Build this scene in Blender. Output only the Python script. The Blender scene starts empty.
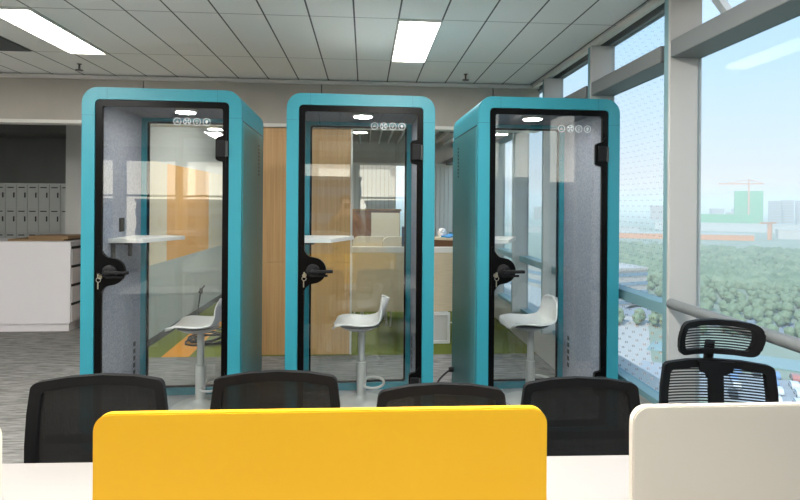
import bpy, bmesh, math, random
from mathutils import Vector, Matrix
random.seed(7)
S = bpy.context.scene
C = S.collection
PI = math.pi

# ------------------------------------------------------------------ materials
def rgb(h):
    v = [int(h[i:i+2], 16)/255 for i in (0, 2, 4)]
    return tuple((c/12.92 if c <= .04045 else ((c+.055)/1.055)**2.4) for c in v) + (1,)

MATS = {}
def new_mat(name):
    m = bpy.data.materials.new(name); m.use_nodes = True
    nt = m.node_tree
    for n in list(nt.nodes): nt.nodes.remove(n)
    out = nt.nodes.new('ShaderNodeOutputMaterial')
    return m, nt, out

def N(nt, t, **k):
    n = nt.nodes.new(t)
    for a, v in k.items(): setattr(n, a, v)
    return n

def math_n(nt, op, a, b=None, c=None):
    n = nt.nodes.new('ShaderNodeMath'); n.operation = op
    for i, v in enumerate((a, b, c)):
        if v is None: continue
        if isinstance(v, (int, float)): n.inputs[i].default_value = v
        else: nt.links.new(v, n.inputs[i])
    return n.outputs[0]

def pbr(name, col, rough=.5, metal=0., spec=.5, noise=None, bump=0., bscale=200., coat=0.):
    """noise = (second colour, scale, detail, stretch xyz, contrast)"""
    m, nt, out = new_mat(name)
    b = N(nt, 'ShaderNodeBsdfPrincipled')
    b.inputs['Base Color'].default_value = rgb(col)
    b.inputs['Roughness'].default_value = rough
    b.inputs['Metallic'].default_value = metal
    b.inputs['Specular IOR Level'].default_value = spec
    b.inputs['Coat Weight'].default_value = coat
    nt.links.new(b.outputs[0], out.inputs[0])
    tc = N(nt, 'ShaderNodeTexCoord')
    if noise:
        c2, sc, det, st, con = noise
        mp = N(nt, 'ShaderNodeMapping'); mp.inputs['Scale'].default_value = st
        nt.links.new(tc.outputs['Object'], mp.inputs[0])
        no = N(nt, 'ShaderNodeTexNoise'); no.inputs['Scale'].default_value = sc
        no.inputs['Detail'].default_value = det
        nt.links.new(mp.outputs[0], no.inputs['Vector'])
        r = N(nt, 'ShaderNodeValToRGB')
        r.color_ramp.elements[0].position = .5-con; r.color_ramp.elements[1].position = .5+con
        r.color_ramp.elements[0].color = rgb(col); r.color_ramp.elements[1].color = rgb(c2)
        nt.links.new(no.outputs[0], r.inputs[0]); nt.links.new(r.outputs[0], b.inputs['Base Color'])
    if bump:
        no2 = N(nt, 'ShaderNodeTexNoise'); no2.inputs['Scale'].default_value = bscale
        nt.links.new(tc.outputs['Object'], no2.inputs['Vector'])
        bp = N(nt, 'ShaderNodeBump'); bp.inputs['Strength'].default_value = bump
        bp.inputs['Distance'].default_value = .01
        nt.links.new(no2.outputs[0], bp.inputs['Height']); nt.links.new(bp.outputs[0], b.inputs['Normal'])
    MATS[name] = m
    return m

def emit(name, col, s):
    m, nt, out = new_mat(name)
    e = N(nt, 'ShaderNodeEmission'); e.inputs[0].default_value = rgb(col); e.inputs[1].default_value = s
    nt.links.new(e.outputs[0], out.inputs[0]); MATS[name] = m
    return m

def glass(name, tint, f0, dots=None, graze=1.):
    """clear sheet glass: Schlick reflection over a tinted see-through body"""
    m, nt, out = new_mat(name)
    tr = N(nt, 'ShaderNodeBsdfTransparent'); tr.inputs[0].default_value = rgb(tint)
    gl = N(nt, 'ShaderNodeBsdfGlossy'); gl.inputs['Roughness'].default_value = 0.0
    gl.inputs[0].default_value = (1, 1, 1, 1)
    ge = N(nt, 'ShaderNodeNewGeometry')
    d = N(nt, 'ShaderNodeVectorMath', operation='DOT_PRODUCT')
    nt.links.new(ge.outputs['Normal'], d.inputs[0]); nt.links.new(ge.outputs['Incoming'], d.inputs[1])
    a = math_n(nt, 'ABSOLUTE', d.outputs['Value'])
    p = math_n(nt, 'POWER', math_n(nt, 'SUBTRACT', 1., a), 5.)
    f = math_n(nt, 'MULTIPLY_ADD', p, (1-f0)*graze, f0)
    mx = N(nt, 'ShaderNodeMixShader')
    nt.links.new(f, mx.inputs[0]); nt.links.new(tr.outputs[0], mx.inputs[1]); nt.links.new(gl.outputs[0], mx.inputs[2])
    last = mx.outputs[0]
    if dots:
        sp, rad, col, alpha = dots
        tc = N(nt, 'ShaderNodeTexCoord'); sx = N(nt, 'ShaderNodeSeparateXYZ')
        nt.links.new(tc.outputs['Object'], sx.inputs[0])
        y = math_n(nt, 'DIVIDE', sx.outputs[1], sp); z = math_n(nt, 'DIVIDE', sx.outputs[2], sp/2)
        zi = math_n(nt, 'FLOOR', z)
        sh = math_n(nt, 'MULTIPLY', math_n(nt, 'MODULO', zi, 2.), .5)
        fy = math_n(nt, 'SUBTRACT', math_n(nt, 'FRACT', math_n(nt, 'ADD', y, sh)), .5)
        fz = math_n(nt, 'SUBTRACT', math_n(nt, 'FRACT', z), .5)
        fy = math_n(nt, 'MULTIPLY', fy, sp); fz = math_n(nt, 'MULTIPLY', fz, sp/2)
        rr_ = math_n(nt, 'SQRT', math_n(nt, 'ADD', math_n(nt, 'MULTIPLY', fy, fy), math_n(nt, 'MULTIPLY', fz, fz)))
        k = math_n(nt, 'MULTIPLY', math_n(nt, 'LESS_THAN', rr_, rad), alpha)
        df = N(nt, 'ShaderNodeBsdfDiffuse'); df.inputs[0].default_value = rgb(col)
        m2 = N(nt, 'ShaderNodeMixShader')
        nt.links.new(k, m2.inputs[0]); nt.links.new(last, m2.inputs[1]); nt.links.new(df.outputs[0], m2.inputs[2])
        last = m2.outputs[0]
    nt.links.new(last, out.inputs[0]); MATS[name] = m
    return m

def netting(name, col, pitch_x, pitch_z, cover):
    """woven chair mesh: open weave of dark threads"""
    m, nt, out = new_mat(name)
    tc = N(nt, 'ShaderNodeTexCoord'); sx = N(nt, 'ShaderNodeSeparateXYZ')
    nt.links.new(tc.outputs['Object'], sx.inputs[0])
    ks = []
    for o, p in ((sx.outputs[0], pitch_x), (sx.outputs[2], pitch_z)):
        if p is None: continue
        ks.append(math_n(nt, 'LESS_THAN', math_n(nt, 'FRACT', math_n(nt, 'DIVIDE', o, p)), cover))
    k = ks[0] if len(ks) == 1 else math_n(nt, 'MAXIMUM', ks[0], ks[1])
    b = N(nt, 'ShaderNodeBsdfPrincipled'); b.inputs['Base Color'].default_value = rgb(col); b.inputs['Roughness'].default_value = .6
    t = N(nt, 'ShaderNodeBsdfTransparent')
    mx = N(nt, 'ShaderNodeMixShader')
    nt.links.new(k, mx.inputs[0]); nt.links.new(t.outputs[0], mx.inputs[1]); nt.links.new(b.outputs[0], mx.inputs[2])
    nt.links.new(mx.outputs[0], out.inputs[0]); MATS[name] = m
    return m

pbr('teal', '2A8494', .42, spec=.4)
pbr('teal_side', '4B8E96', .38, metal=.35, spec=.5)
pbr('seam', '14606E', .6)
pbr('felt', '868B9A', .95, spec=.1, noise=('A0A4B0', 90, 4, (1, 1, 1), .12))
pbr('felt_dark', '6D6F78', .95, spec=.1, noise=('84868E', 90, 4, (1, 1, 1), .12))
pbr('black', '050506', .3, spec=.12)
pbr('matte_black', '0D0D10', .6, spec=.25)
pbr('white', 'E6E5E3', .4)
pbr('booth_floor', 'A9ABAE', .5)
pbr('plastic_white', 'DCDDDD', .35)
pbr('plastic_grey', 'A8ABAD', .4)
pbr('satin_grey', 'B9BAB8', .4)
pbr('chrome', 'C8C8C8', .15, metal=1)
pbr('brass', 'CFC8B8', .3, metal=1)
pbr('icon', 'D2DCE2', .5)
pbr('desk_white', 'A49F9C', .35, spec=.4)
pbr('yellow', 'EBB31F', .5, spec=.3)
pbr('screen_white', 'CEC6B9', .5, spec=.3)
pbr('screen_edge', 'F0ECE4', .5)
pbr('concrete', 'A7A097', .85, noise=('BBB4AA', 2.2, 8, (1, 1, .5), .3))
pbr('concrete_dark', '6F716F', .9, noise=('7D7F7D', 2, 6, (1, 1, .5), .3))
pbr('trim_white', 'DDDAD4', .5)
pbr('wall_white', 'C9C9C6', .8)
pbr('wall_blue_grey', 'A9B4B4', .7)
pbr('wall_cream', 'DFD3BB', .7)
pbr('wall_orange', 'E6AE6A', .7)
pbr('column_grey', 'B4B2AF', .55)
pbr('frame_grey', '6C7072', .5)
pbr('frame_teal', '6C9098', .45)
pbr('skirting', '3C4040', .6)
pbr('green_carpet', '666E34', 1, spec=.05, noise=('788040', 60, 4, (1, 1, 1), .2))
pbr('orange_carpet', 'D08A32', 1, spec=.05, noise=('DC9C48', 60, 4, (1, 1, 1), .2))
pbr('locker', 'B4B7B5', .45)
pbr('locker_slot', '1B1C1E', .6)
pbr('counter_white', 'E4E0E4', .4)
pbr('cardboard', '94785A', .85)
pbr('brown_panel', '6B4A33', .7)
pbr('shelf_brown', '8A6650', .6)
pbr('bag_blue', '3D94D8', .5)
pbr('paper', 'ECECEC', .7)
pbr('sprinkler', '4A4340', .4)
pbr('bench_panel', 'D6C5A8', .7, noise=('C9B697', 5, 5, (1, 1, 14), .25))
pbr('monitor_dark', '3A4550', .5)
pbr('glass_blind', 'D4D8D6', .7)
pbr('exterior_metal', 'E8E8E8', .4)
glass('booth_glass', 'FCFEFE', .055)
glass('window_glass', 'F2F8FB', .002, graze=.3)
glass('window_glass_dotted', 'F2F8FB', .002, graze=.3, dots=(.078, .0050, 'A08C92', .32))
glass('window_glass_low_dotted', 'F2F8FB', .002, graze=.3, dots=(.10, .009, 'C98F66', .45))
netting('mesh_fine', '0B0B0D', .0045, .0045, .66)
netting('mesh_lines', '17171B', None, .0125, .5)
emit('lamp', 'FFFDF6', 27)  # glow of the added ceiling panels that stay out of view
emit('lamp_front', 'FFFDF6', 8)
emit('fill_lockers', 'FFFDF6', 50)  # glow of the added locker room light
emit('booth_lamp', 'FFF9EC', 50)
emit('fill_green_room', 'FFFDF6', 34)  # glow of the added green room lights

def wood(name, a, b_, sc):
    m, nt, out = new_mat(name)
    b = N(nt, 'ShaderNodeBsdfPrincipled'); b.inputs['Roughness'].default_value = .45
    tc = N(nt, 'ShaderNodeTexCoord'); mp = N(nt, 'ShaderNodeMapping'); mp.inputs['Scale'].default_value = sc
    no = N(nt, 'ShaderNodeTexNoise'); no.inputs['Scale'].default_value = 3; no.inputs['Detail'].default_value = 6
    r = N(nt, 'ShaderNodeValToRGB'); r.color_ramp.elements[0].color = rgb(a); r.color_ramp.elements[1].color = rgb(b_)
    r.color_ramp.elements[0].position = .3; r.color_ramp.elements[1].position = .7
    L = nt.links.new
    L(tc.outputs['Object'], mp.inputs[0]); L(mp.outputs[0], no.inputs['Vector']); L(no.outputs[0], r.inputs[0])
    L(r.outputs[0], b.inputs['Base Color']); L(b.outputs[0], out.inputs[0]); MATS[name] = m
wood('wood_panel', 'B98F5E', 'CFA673', (14, 14, .35))

def carpet():
    m, nt, out = new_mat('carpet_grey'); L = nt.links.new
    b = N(nt, 'ShaderNodeBsdfPrincipled'); b.inputs['Roughness'].default_value = 1; b.inputs['Specular IOR Level'].default_value = .05
    tc = N(nt, 'ShaderNodeTexCoord')
    mp = N(nt, 'ShaderNodeMapping'); mp.inputs['Scale'].default_value = (1.2, 9, 1); mp.inputs['Rotation'].default_value = (0, 0, .75)
    no = N(nt, 'ShaderNodeTexNoise'); no.inputs['Scale'].default_value = 4; no.inputs['Detail'].default_value = 8; no.inputs['Roughness'].default_value = .7
    r = N(nt, 'ShaderNodeValToRGB'); r.color_ramp.elements[0].color = rgb('656361'); r.color_ramp.elements[1].color = rgb('9E9C9A')
    r.color_ramp.elements[0].position = .36; r.color_ramp.elements[1].position = .64
    L(tc.outputs['Object'], mp.inputs[0]); L(mp.outputs[0], no.inputs['Vector']); L(no.outputs[0], r.inputs[0])
    L(r.outputs[0], b.inputs['Base Color']); L(b.outputs[0], out.inputs[0]); MATS['carpet_grey'] = m
carpet()

def ceiling_mat():
    m, nt, out = new_mat('ceiling_tiles'); L = nt.links.new
    b = N(nt, 'ShaderNodeBsdfPrincipled'); b.inputs['Roughness'].default_value = .8
    tc = N(nt, 'ShaderNodeTexCoord'); sx = N(nt, 'ShaderNodeSeparateXYZ'); L(tc.outputs['Object'], sx.inputs[0])
    fx = math_n(nt, 'FRACT', math_n(nt, 'DIVIDE', math_n(nt, 'ADD', sx.outputs[0], .085+.006+3.125), .3125))
    fy = math_n(nt, 'FRACT', math_n(nt, 'DIVIDE', math_n(nt, 'ADD', sx.outputs[1], -3.74+.004+10.9), 1.09))
    kx = math_n(nt, 'LESS_THAN', fx, .038); ky = math_n(nt, 'LESS_THAN', fy, .010)
    ky = math_n(nt, 'MULTIPLY', ky, .55)
    k = math_n(nt, 'MAXIMUM', kx, ky)
    no = N(nt, 'ShaderNodeTexNoise'); no.inputs['Scale'].default_value = 60
    L(tc.outputs['Object'], no.inputs['Vector'])
    m1 = N(nt, 'ShaderNodeMixRGB'); m1.inputs[1].default_value = rgb('EDEEEC'); m1.inputs[2].default_value = rgb('F4F4F2')
    L(no.outputs[0], m1.inputs[0])
    m2 = N(nt, 'ShaderNodeMixRGB'); m2.inputs[2].default_value = rgb('5E6061')
    L(k, m2.inputs[0]); L(m1.outputs[0], m2.inputs[1]); L(m2.outputs[0], b.inputs['Base Color'])
    L(b.outputs[0], out.inputs[0]); MATS['ceiling_tiles'] = m
ceiling_mat()

# ------------------------------------------------------------------ geometry
def bx(bm, x0, x1, y0, y1, z0, z1, bev=0, seg=2):
    t = bmesh.new()
    bmesh.ops.create_cube(t, size=1)
    for v in t.verts:
        v.co = Vector(((x0+x1)/2+v.co.x*(x1-x0), (y0+y1)/2+v.co.y*(y1-y0), (z0+z1)/2+v.co.z*(z1-z0)))
    if bev:
        bmesh.ops.bevel(t, geom=list(t.edges), offset=bev, segments=seg, affect='EDGES', profile=.5)
    merge(bm, t)
    return bm

def merge(bm, t, M=None):
    if M is not None: t.transform(M)
    me = bpy.data.meshes.new('tmp'); t.to_mesh(me); t.free()
    bm.from_mesh(me); bpy.data.meshes.remove(me)

def B(*a, **k): return bx(bmesh.new(), *a, **k)

def rr(x0, x1, z0, z1, r, n=6):
    pts = []
    for cx, cz, a0 in ((x1-r, z1-r, 0), (x0+r, z1-r, 90), (x0+r, z0+r, 180), (x1-r, z0+r, 270)):
        for i in range(n+1):
            a = math.radians(a0+90*i/n); pts.append((cx+r*math.cos(a), cz+r*math.sin(a)))
    return pts

def ring(bm, outer, inner, y0, y1, fn=None):
    n = len(outer); V = []
    for loop in (outer, inner):
        for y in (y0, y1):
            V.append([bm.verts.new((p[0], y, p[1])) for p in loop])
    o0, o1, i0, i1 = V
    for i in range(n):
        j = (i+1) % n
        for q in ((o0[i], o0[j], i0[j], i0[i]), (o1[j], o1[i], i1[i], i1[j]), (o0[j], o0[i], o1[i], o1[j]), (i0[i], i0[j], i1[j], i1[i])):
            bm.faces.new(q)
    if fn:
        for L in V:
            for v in L: v.co = Vector(fn(*v.co))
    bmesh.ops.recalc_face_normals(bm, faces=bm.faces)
    return bm

def slab(bm, loop, y0, y1, fn=None):
    a = [bm.verts.new((p[0], y0, p[1])) for p in loop]; b = [bm.verts.new((p[0], y1, p[1])) for p in loop]
    bm.faces.new(a); bm.faces.new(list(reversed(b)))
    n = len(loop)
    for i in range(n):
        j = (i+1) % n; bm.faces.new((a[j], a[i], b[i], b[j]))
    if fn:
        for v in a+b: v.co = Vector(fn(*v.co))
    bmesh.ops.recalc_face_normals(bm, faces=bm.faces)
    return bm

def tube(bm, pts, r, seg=8, closed=False):
    P = [Vector(p) for p in pts]; n = len(P); R = r if isinstance(r, (list, tuple)) else [r]*n
    T = []
    for i in range(n):
        a = P[(i-1) % n] if closed or i else P[0]; b = P[(i+1) % n] if closed or i < n-1 else P[-1]
        T.append((b-a).normalized())
    u = T[0].orthogonal().normalized(); rings = []
    for i in range(n):
        u = (u-T[i]*u.dot(T[i])).normalized(); w = T[i].cross(u)
        rings.append([bm.verts.new(P[i]+(u*math.cos(2*PI*k/seg)+w*math.sin(2*PI*k/seg))*R[i]) for k in range(seg)])
    m = n if closed else n-1
    for i in range(m):
        A, Bq = rings[i], rings[(i+1) % n]
        for k in range(seg):
            l = (k+1) % seg; bm.faces.new((A[k], A[l], Bq[l], Bq[k]))
    if not closed:
        bm.faces.new(list(reversed(rings[0]))); bm.faces.new(rings[-1])
    bmesh.ops.recalc_face_normals(bm, faces=bm.faces)
    return bm

def lathe(bm, prof, seg=24, c=(0, 0, 0)):
    rings = []
    for r, z in prof:
        rings.append([bm.verts.new((c[0]+max(r, 1e-4)*math.cos(2*PI*k/seg), c[1]+max(r, 1e-4)*math.sin(2*PI*k/seg), c[2]+z)) for k in range(seg)])
    for A, Bq in zip(rings, rings[1:]):
        for k in range(seg):
            l = (k+1) % seg; bm.faces.new((A[k], A[l], Bq[l], Bq[k]))
    bm.faces.new(list(reversed(rings[0]))); bm.faces.new(rings[-1])
    bmesh.ops.recalc_face_normals(bm, faces=bm.faces)
    return bm

def grid_surf(bm, f, nu, nv, th=0.):
    """f(u,v) -> point; closed shell of thickness th"""
    top = [[Vector(f(i/nu, j/nv)) for j in range(nv+1)] for i in range(nu+1)]
    def nrm(i, j):
        a = top[min(i+1, nu)][j]-top[max(i-1, 0)][j]; b = top[i][min(j+1, nv)]-top[i][max(j-1, 0)]
        return a.cross(b).normalized()
    A = [[bm.verts.new(top[i][j]) for j in range(nv+1)] for i in range(nu+1)]
    Bv = [[bm.verts.new(top[i][j]-nrm(i, j)*th) for j in range(nv+1)] for i in range(nu+1)]
    for i in range(nu):
        for j in range(nv):
            bm.faces.new((A[i][j], A[i+1][j], A[i+1][j+1], A[i][j+1]))
            bm.faces.new((Bv[i][j+1], Bv[i+1][j+1], Bv[i+1][j], Bv[i][j]))
    for i in range(nu):
        bm.faces.new((A[i+1][0], A[i][0], Bv[i][0], Bv[i+1][0])); bm.faces.new((A[i][nv], A[i+1][nv], Bv[i+1][nv], Bv[i][nv]))
    for j in range(nv):
        bm.faces.new((A[0][j], A[0][j+1], Bv[0][j+1], Bv[0][j])); bm.faces.new((A[nu][j+1], A[nu][j], Bv[nu][j], Bv[nu][j+1]))
    bmesh.ops.recalc_face_normals(bm, faces=bm.faces)
    return bm

def smooth_path(pts, n=8):
    P = [Vector(p) for p in pts]; P = [P[0]*2-P[1]]+P+[P[-1]*2-P[-2]]; out = []
    for i in range(1, len(P)-2):
        for k in range(n):
            t = k/n; a, b, c, d = P[i-1:i+3]
            out.append(.5*((2*b)+(c-a)*t+(2*a-5*b+4*c-d)*t*t+(3*b-a-3*c+d)*t**3))
    out.append(P[-2])
    return out

def obj(name, bm, mat, parent=None, smooth=False, label=None, loc=None, rot=None):
    me = bpy.data.meshes.new(name)
    if smooth:
        for f in bm.faces: f.smooth = True
    bm.to_mesh(me); bm.free()
    if smooth: me.set_sharp_from_angle(angle=math.radians(35))
    me.materials.append(MATS[mat] if isinstance(mat, str) else mat)
    o = bpy.data.objects.new(name, me); C.objects.link(o)
    if parent: o.parent = parent
    if label: o['label'] = label
    if loc: o.location = loc
    if rot: o.rotation_euler = rot
    return o

def tag(o, label, cat, group=None, kind=None):
    o['label'] = label; o['category'] = cat
    if group: o['group'] = group
    if kind: o['kind'] = kind
    return o

def thing(name, label, cat, loc=(0, 0, 0), rz=0, group=None):
    o = bpy.data.objects.new(name, None); C.objects.link(o); o.empty_display_size = .1
    o.location = loc; o.rotation_euler = (0, 0, rz)
    return tag(o, label, cat, group)

def copy_tree(o, parent=None):
    c = o.copy(); C.objects.link(c); c.parent = parent
    for ch in list(o.children): copy_tree(ch, c)
    return c

def dup(root, loc, rz, label):
    r = copy_tree(root); r.location = loc; r.rotation_euler = (0, 0, rz); r['label'] = label
    return r

def struct(name, bm, mat, parent=None, smooth=False):
    o = obj(name, bm, mat, parent, smooth)
    if not parent: o['kind'] = 'structure'
    return o
def sempty(name):
    o = bpy.data.objects.new(name, None); C.objects.link(o); o['kind'] = 'structure'; return o

# ------------------------------------------------------------------ shell of the room
XL, XR, YB, YW, YF, CZ = -8.0, 1.9, -6.0, 5.68, 11.4, 2.93
SXW = -2.42                       # partition between locker room and green room
f = bmesh.new(); bx(f, XL, 2.2, YB-.3, YW, -.15, 0); bx(f, XL, SXW-.05, YW, YF, -.15, 0)
struct('floor', f, 'carpet_grey')
struct('floor', B(SXW-.05, 2.2, YW, YF, -.15, 0), 'green_carpet')
def prism_xy(pts, z0, z1):
    bm = bmesh.new()
    a = [bm.verts.new((p[0], p[1], z0)) for p in pts]; b = [bm.verts.new((p[0], p[1], z1)) for p in pts]
    bm.faces.new(a); bm.faces.new(list(reversed(b)))
    for i in range(len(pts)):
        j = (i+1) % len(pts); bm.faces.new((a[j], a[i], b[i], b[j]))
    bmesh.ops.recalc_face_normals(bm, faces=bm.faces); return bm
tag(obj('carpet_stripe', prism_xy([(-2.11, YW+.01), (-1.83, YW+.01), (-1.87, 6.6), (-1.87, 8.6), (-2.15, 8.6), (-2.14, 6.6)], 0.0, .004), 'orange_carpet'),
    'orange stripe inlaid in the green carpet behind the left booth', 'carpet')
struct('ceiling', B(XL, XR+.04, YB-.3, YW+.12, CZ, CZ+.25), 'ceiling_tiles')
# header over the opening, with the concrete joints cut in
h = bmesh.new()
xs = [XL, -4.35, -2.31, -.47, 1.38, XR]
for a, b in zip(xs, xs[1:]): bx(h, a+.006, b-.006, YW, YW+.12, 2.46, CZ)
struct('wall_back', h, 'concrete')
struct('wall_back', B(XL, XR, YW+.02, YW+.10, 2.462, CZ-.001), 'skirting')
t = bmesh.new(); bx(t, XL, XR, YW-.02, YW+.14, 2.425, 2.46)
struct('trim_1', t, 'trim_white')
t = bmesh.new(); bx(t, XL, XR, YW-.045, YW, CZ-.045, CZ-.012); struct('trim_2', t, 'trim_white')
t = bmesh.new(); bx(t, 1.80, 1.84, YB, YW-.05, CZ-.05, CZ-.008); struct('trim_3', t, 'trim_white')
# locker room and green room shells
struct('wall_left', B(XL-.2, XL, YB-.3, YF, 0, CZ), 'wall_white')
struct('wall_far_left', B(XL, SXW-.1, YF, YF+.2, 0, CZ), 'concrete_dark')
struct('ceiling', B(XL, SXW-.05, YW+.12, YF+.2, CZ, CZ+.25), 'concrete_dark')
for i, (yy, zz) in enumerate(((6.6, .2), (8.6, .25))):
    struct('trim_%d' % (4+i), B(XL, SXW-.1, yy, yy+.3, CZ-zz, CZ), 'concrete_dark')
w = B(SXW-.1, SXW, YW+.121, YF, 0, CZ-.001); struct('wall_partition', w, 'wall_white')
struct('wall_partition', B(SXW, SXW+.012, YW+.15, YF, .08, .905), 'wall_blue_grey')
struct('wall_partition', B(SXW, SXW+.01, 6.64, 8.37, .905, 2.09), 'wall_orange')
f = bmesh.new(); bx(f, SXW, SXW+.01, YW+.15, 6.64, .905, 2.09); bx(f, SXW, SXW+.01, 8.37, YF, .905, 2.09); struct('wall_partition', f, 'wall_cream')
struct('baseboard_left', B(SXW, SXW+.02, YW+.15, YF, 0, .08), 'skirting')
struct('wall_pillar', B(-4.09, SXW-.1, 7.54, 7.66, 0, CZ), 'wall_white')
struct('wall_pillar', B(-3.98, -3.6, 7.50, 7.54, 0, 1.95), 'wall_white')
# green-room ceiling: black void with white baffles
struct('ceiling', B(SXW-.05, XR+.04, YW+.12, YF+.2, CZ+.25, CZ+.4), 'matte_black')
sl = bmesh.new()
for i in range(22):
    x = SXW+.1+i*.2; bx(sl, x, x+.022, YW+.2, YF, CZ-.02, CZ+.05)
struct('ceiling', sl, 'trim_white')
# green-room end wall with a window and blinds
e = bmesh.new(); bx(e, SXW, XR, YF, YF+.2, 2.5, CZ+.3); bx(e, SXW, .62, YF, YF+.2, 0, 2.5); bx(e, 1.42, XR, YF, YF+.2, 0, 2.5); bx(e, .62, 1.42, YF, YF+.2, 0, .75)
struct('wall_far', e, 'concrete')
struct('trim_6', B(SXW, XR, YF-.03, YF, 2.44, 2.5), 'trim_white')
bl = bmesh.new()
for i in range(20):
    x = -.3+i*.09
    if x < .58: bx(bl, x, x+.08, YF-.03, YF, 0.3, 2.44)
for i in range(5): bx(bl, 1.44+i*.09, 1.52+i*.09, YF-.03, YF, .3, 2.44)
struct('trim_7', bl, 'glass_blind')
wn = sempty('window_1'); obj('pane', B(.62, 1.42, YF+.08, YF+.09, .75, 2.5), 'window_glass', wn)
fr = bmesh.new(); bx(fr, .58, .66, YF-.05, YF+.1, .7, 2.44); bx(fr, 1.38, 1.44, YF-.05, YF+.1, .7, 2.44); bx(fr, .66, 1.38, YF, YF+.1, .7, .78); obj('window_frame', fr, 'trim_white', wn)

# rear wall (behind the viewer) with a run of windows
rw = bmesh.new(); bx(rw, XL, 2.2, YB-.2, YB, 0, .6); bx(rw, XL, 2.2, YB-.2, YB, 2.6, CZ)
for i in range(8): bx(rw, XL+i*1.4-.12, XL+i*1.4+.12, YB-.2, YB, .6, 2.6)
struct('wall_rear', rw, 'column_grey')
for i in range(7):
    w = sempty('window_%d' % (i+2))
    x0 = XL+i*1.4+.12; x1 = min(x0+1.16, 1.9)
    obj('pane', B(x0, x1, YB-.12, YB-.11, .6, 2.6), 'window_glass', w)
    g = bmesh.new(); bx(g, x0, x1, YB-.14, YB-.06, 1.75, 1.8); bx(g, x0, x1, YB-.14, YB-.06, .6, .65); obj('window_frame', g, 'frame_grey', w)

# window wall on the right
struct('wall_right', B(XR-.02, 2.15, YB, YF, 0, .36), 'column_grey')
struct('wall_right', B(XR-.02, XR+.04, YB, YF, 2.86, CZ-.001), 'frame_grey')
PITCH = 1.07
ks = list(range(-8, 8))
for n, k in enumerate(ks):
    y0 = 2.93+PITCH*k; y1 = y0+.07; yn = y0+PITCH           # the bay runs from y1 to yn
    w = sempty('window_%d' % (n+9))
    obj('mullion', B(1.74, XR+.03, y0, y0+.022, .36, 2.86, bev=.003), 'column_grey', w)
    obj('window_frame', B(1.745, XR+.03, y0+.023, y1, .36, 2.86), 'frame_teal', w)
    obj('window_frame', B(1.86, XR+.03, y1, y1+.03, .36, 2.86), 'trim_white', w)
    if yn > YF: yn = YF
    tr = bmesh.new(); bx(tr, 1.74, XR+.03, y1+.03, yn, 2.47, 2.57, bev=.006); obj('transom', tr, 'frame_grey', w)
    dotted = (k == 0)
    if k >= 0:
        tr = bmesh.new(); bx(tr, 1.82, XR+.03, y1+.03, yn, .955, 1.025, bev=.004); obj('transom', tr, 'frame_teal', w)  # teal on this low transom is reflection and shade put into its colour
        obj('pane', B(XR+.005, XR+.017, y1+.03, yn, 1.025, 2.47), 'window_glass_dotted' if dotted else 'window_glass', w)
        obj('pane', B(XR+.005, XR+.017, y1+.03, yn, .40, .955), 'window_glass_low_dotted' if dotted else 'window_glass', w)
    else:
        obj('pane', B(XR+.005, XR+.017, y1+.03, yn, .40, 2.47), 'window_glass', w)
    if k == 0 or k > 0 or k < -1:
        obj('pane', B(XR+.005, XR+.017, y1+.03, yn, 2.57, 2.86), 'window_glass_dotted' if dotted else 'window_glass', w)
    else:   # awning sash pushed open
        M = Matrix.Translation((XR+.02, 0, 2.86)) @ Matrix.Rotation(math.radians(-38), 4, 'Y')
        g = bmesh.new(); ring(g, rr(y1+.05, yn-.02, -.29, 0, .005, 1), rr(y1+.10, yn-.07, -.25, -.04, .004, 1), 0, .035)
        g.transform(Matrix.Rotation(PI/2, 4, 'Z') @ Matrix.Identity(4)); g.transform(Matrix.Scale(-1, 4, (1, 0, 0)) @ Matrix.Identity(4))
        g.transform(M)
        bmesh.ops.recalc_face_normals(g, faces=g.faces)
        obj('sash', g, 'exterior_metal', w)
        st = bmesh.new(); tube(st, [(XR-.03, yn-.10, 2.59), (XR+.1, yn-.2, 2.66), (XR+.17, yn-.25, 2.66)], .007); obj('stay_arm', st, 'exterior_metal', w)
    if k < 0:
        obj('handrail', lathe_x := tube(bmesh.new(), [(1.755, y1-.002, 1.06), (1.755, yn+.002, 1.06)], .029, 16), 'frame_grey', w, smooth=True)
    sb = B(1.84, XR+.03, y1+.03, yn, .36, .40); obj('sill', sb, 'frame_teal', w)

# wood panels (sliding doors) in the opening
for i, (a, b) in enumerate(((-1.30, -.704), (-.70, -.155))):
    wd = thing('sliding_door_panel', ('light oak sliding panel between the left and middle booths', 'light oak sliding panel seen through the middle booth beside the white edge strip')[i], 'door', ((a+b)/2, YW+.05, 0), 0, 'oak sliding panels in the opening')
    obj('panel', B(-(b-a)/2, (b-a)/2, -.02, .02, .005, .99), 'wood_panel', wd)
    obj('panel', B(-(b-a)/2, (b-a)/2, -.02, .02, .994, 2.42), 'wood_panel', wd)
    if i: obj('edge_strip', B((b-a)/2, (b-a)/2+.02, -.03, .03, .005, 2.42), 'trim_white', wd)

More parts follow.
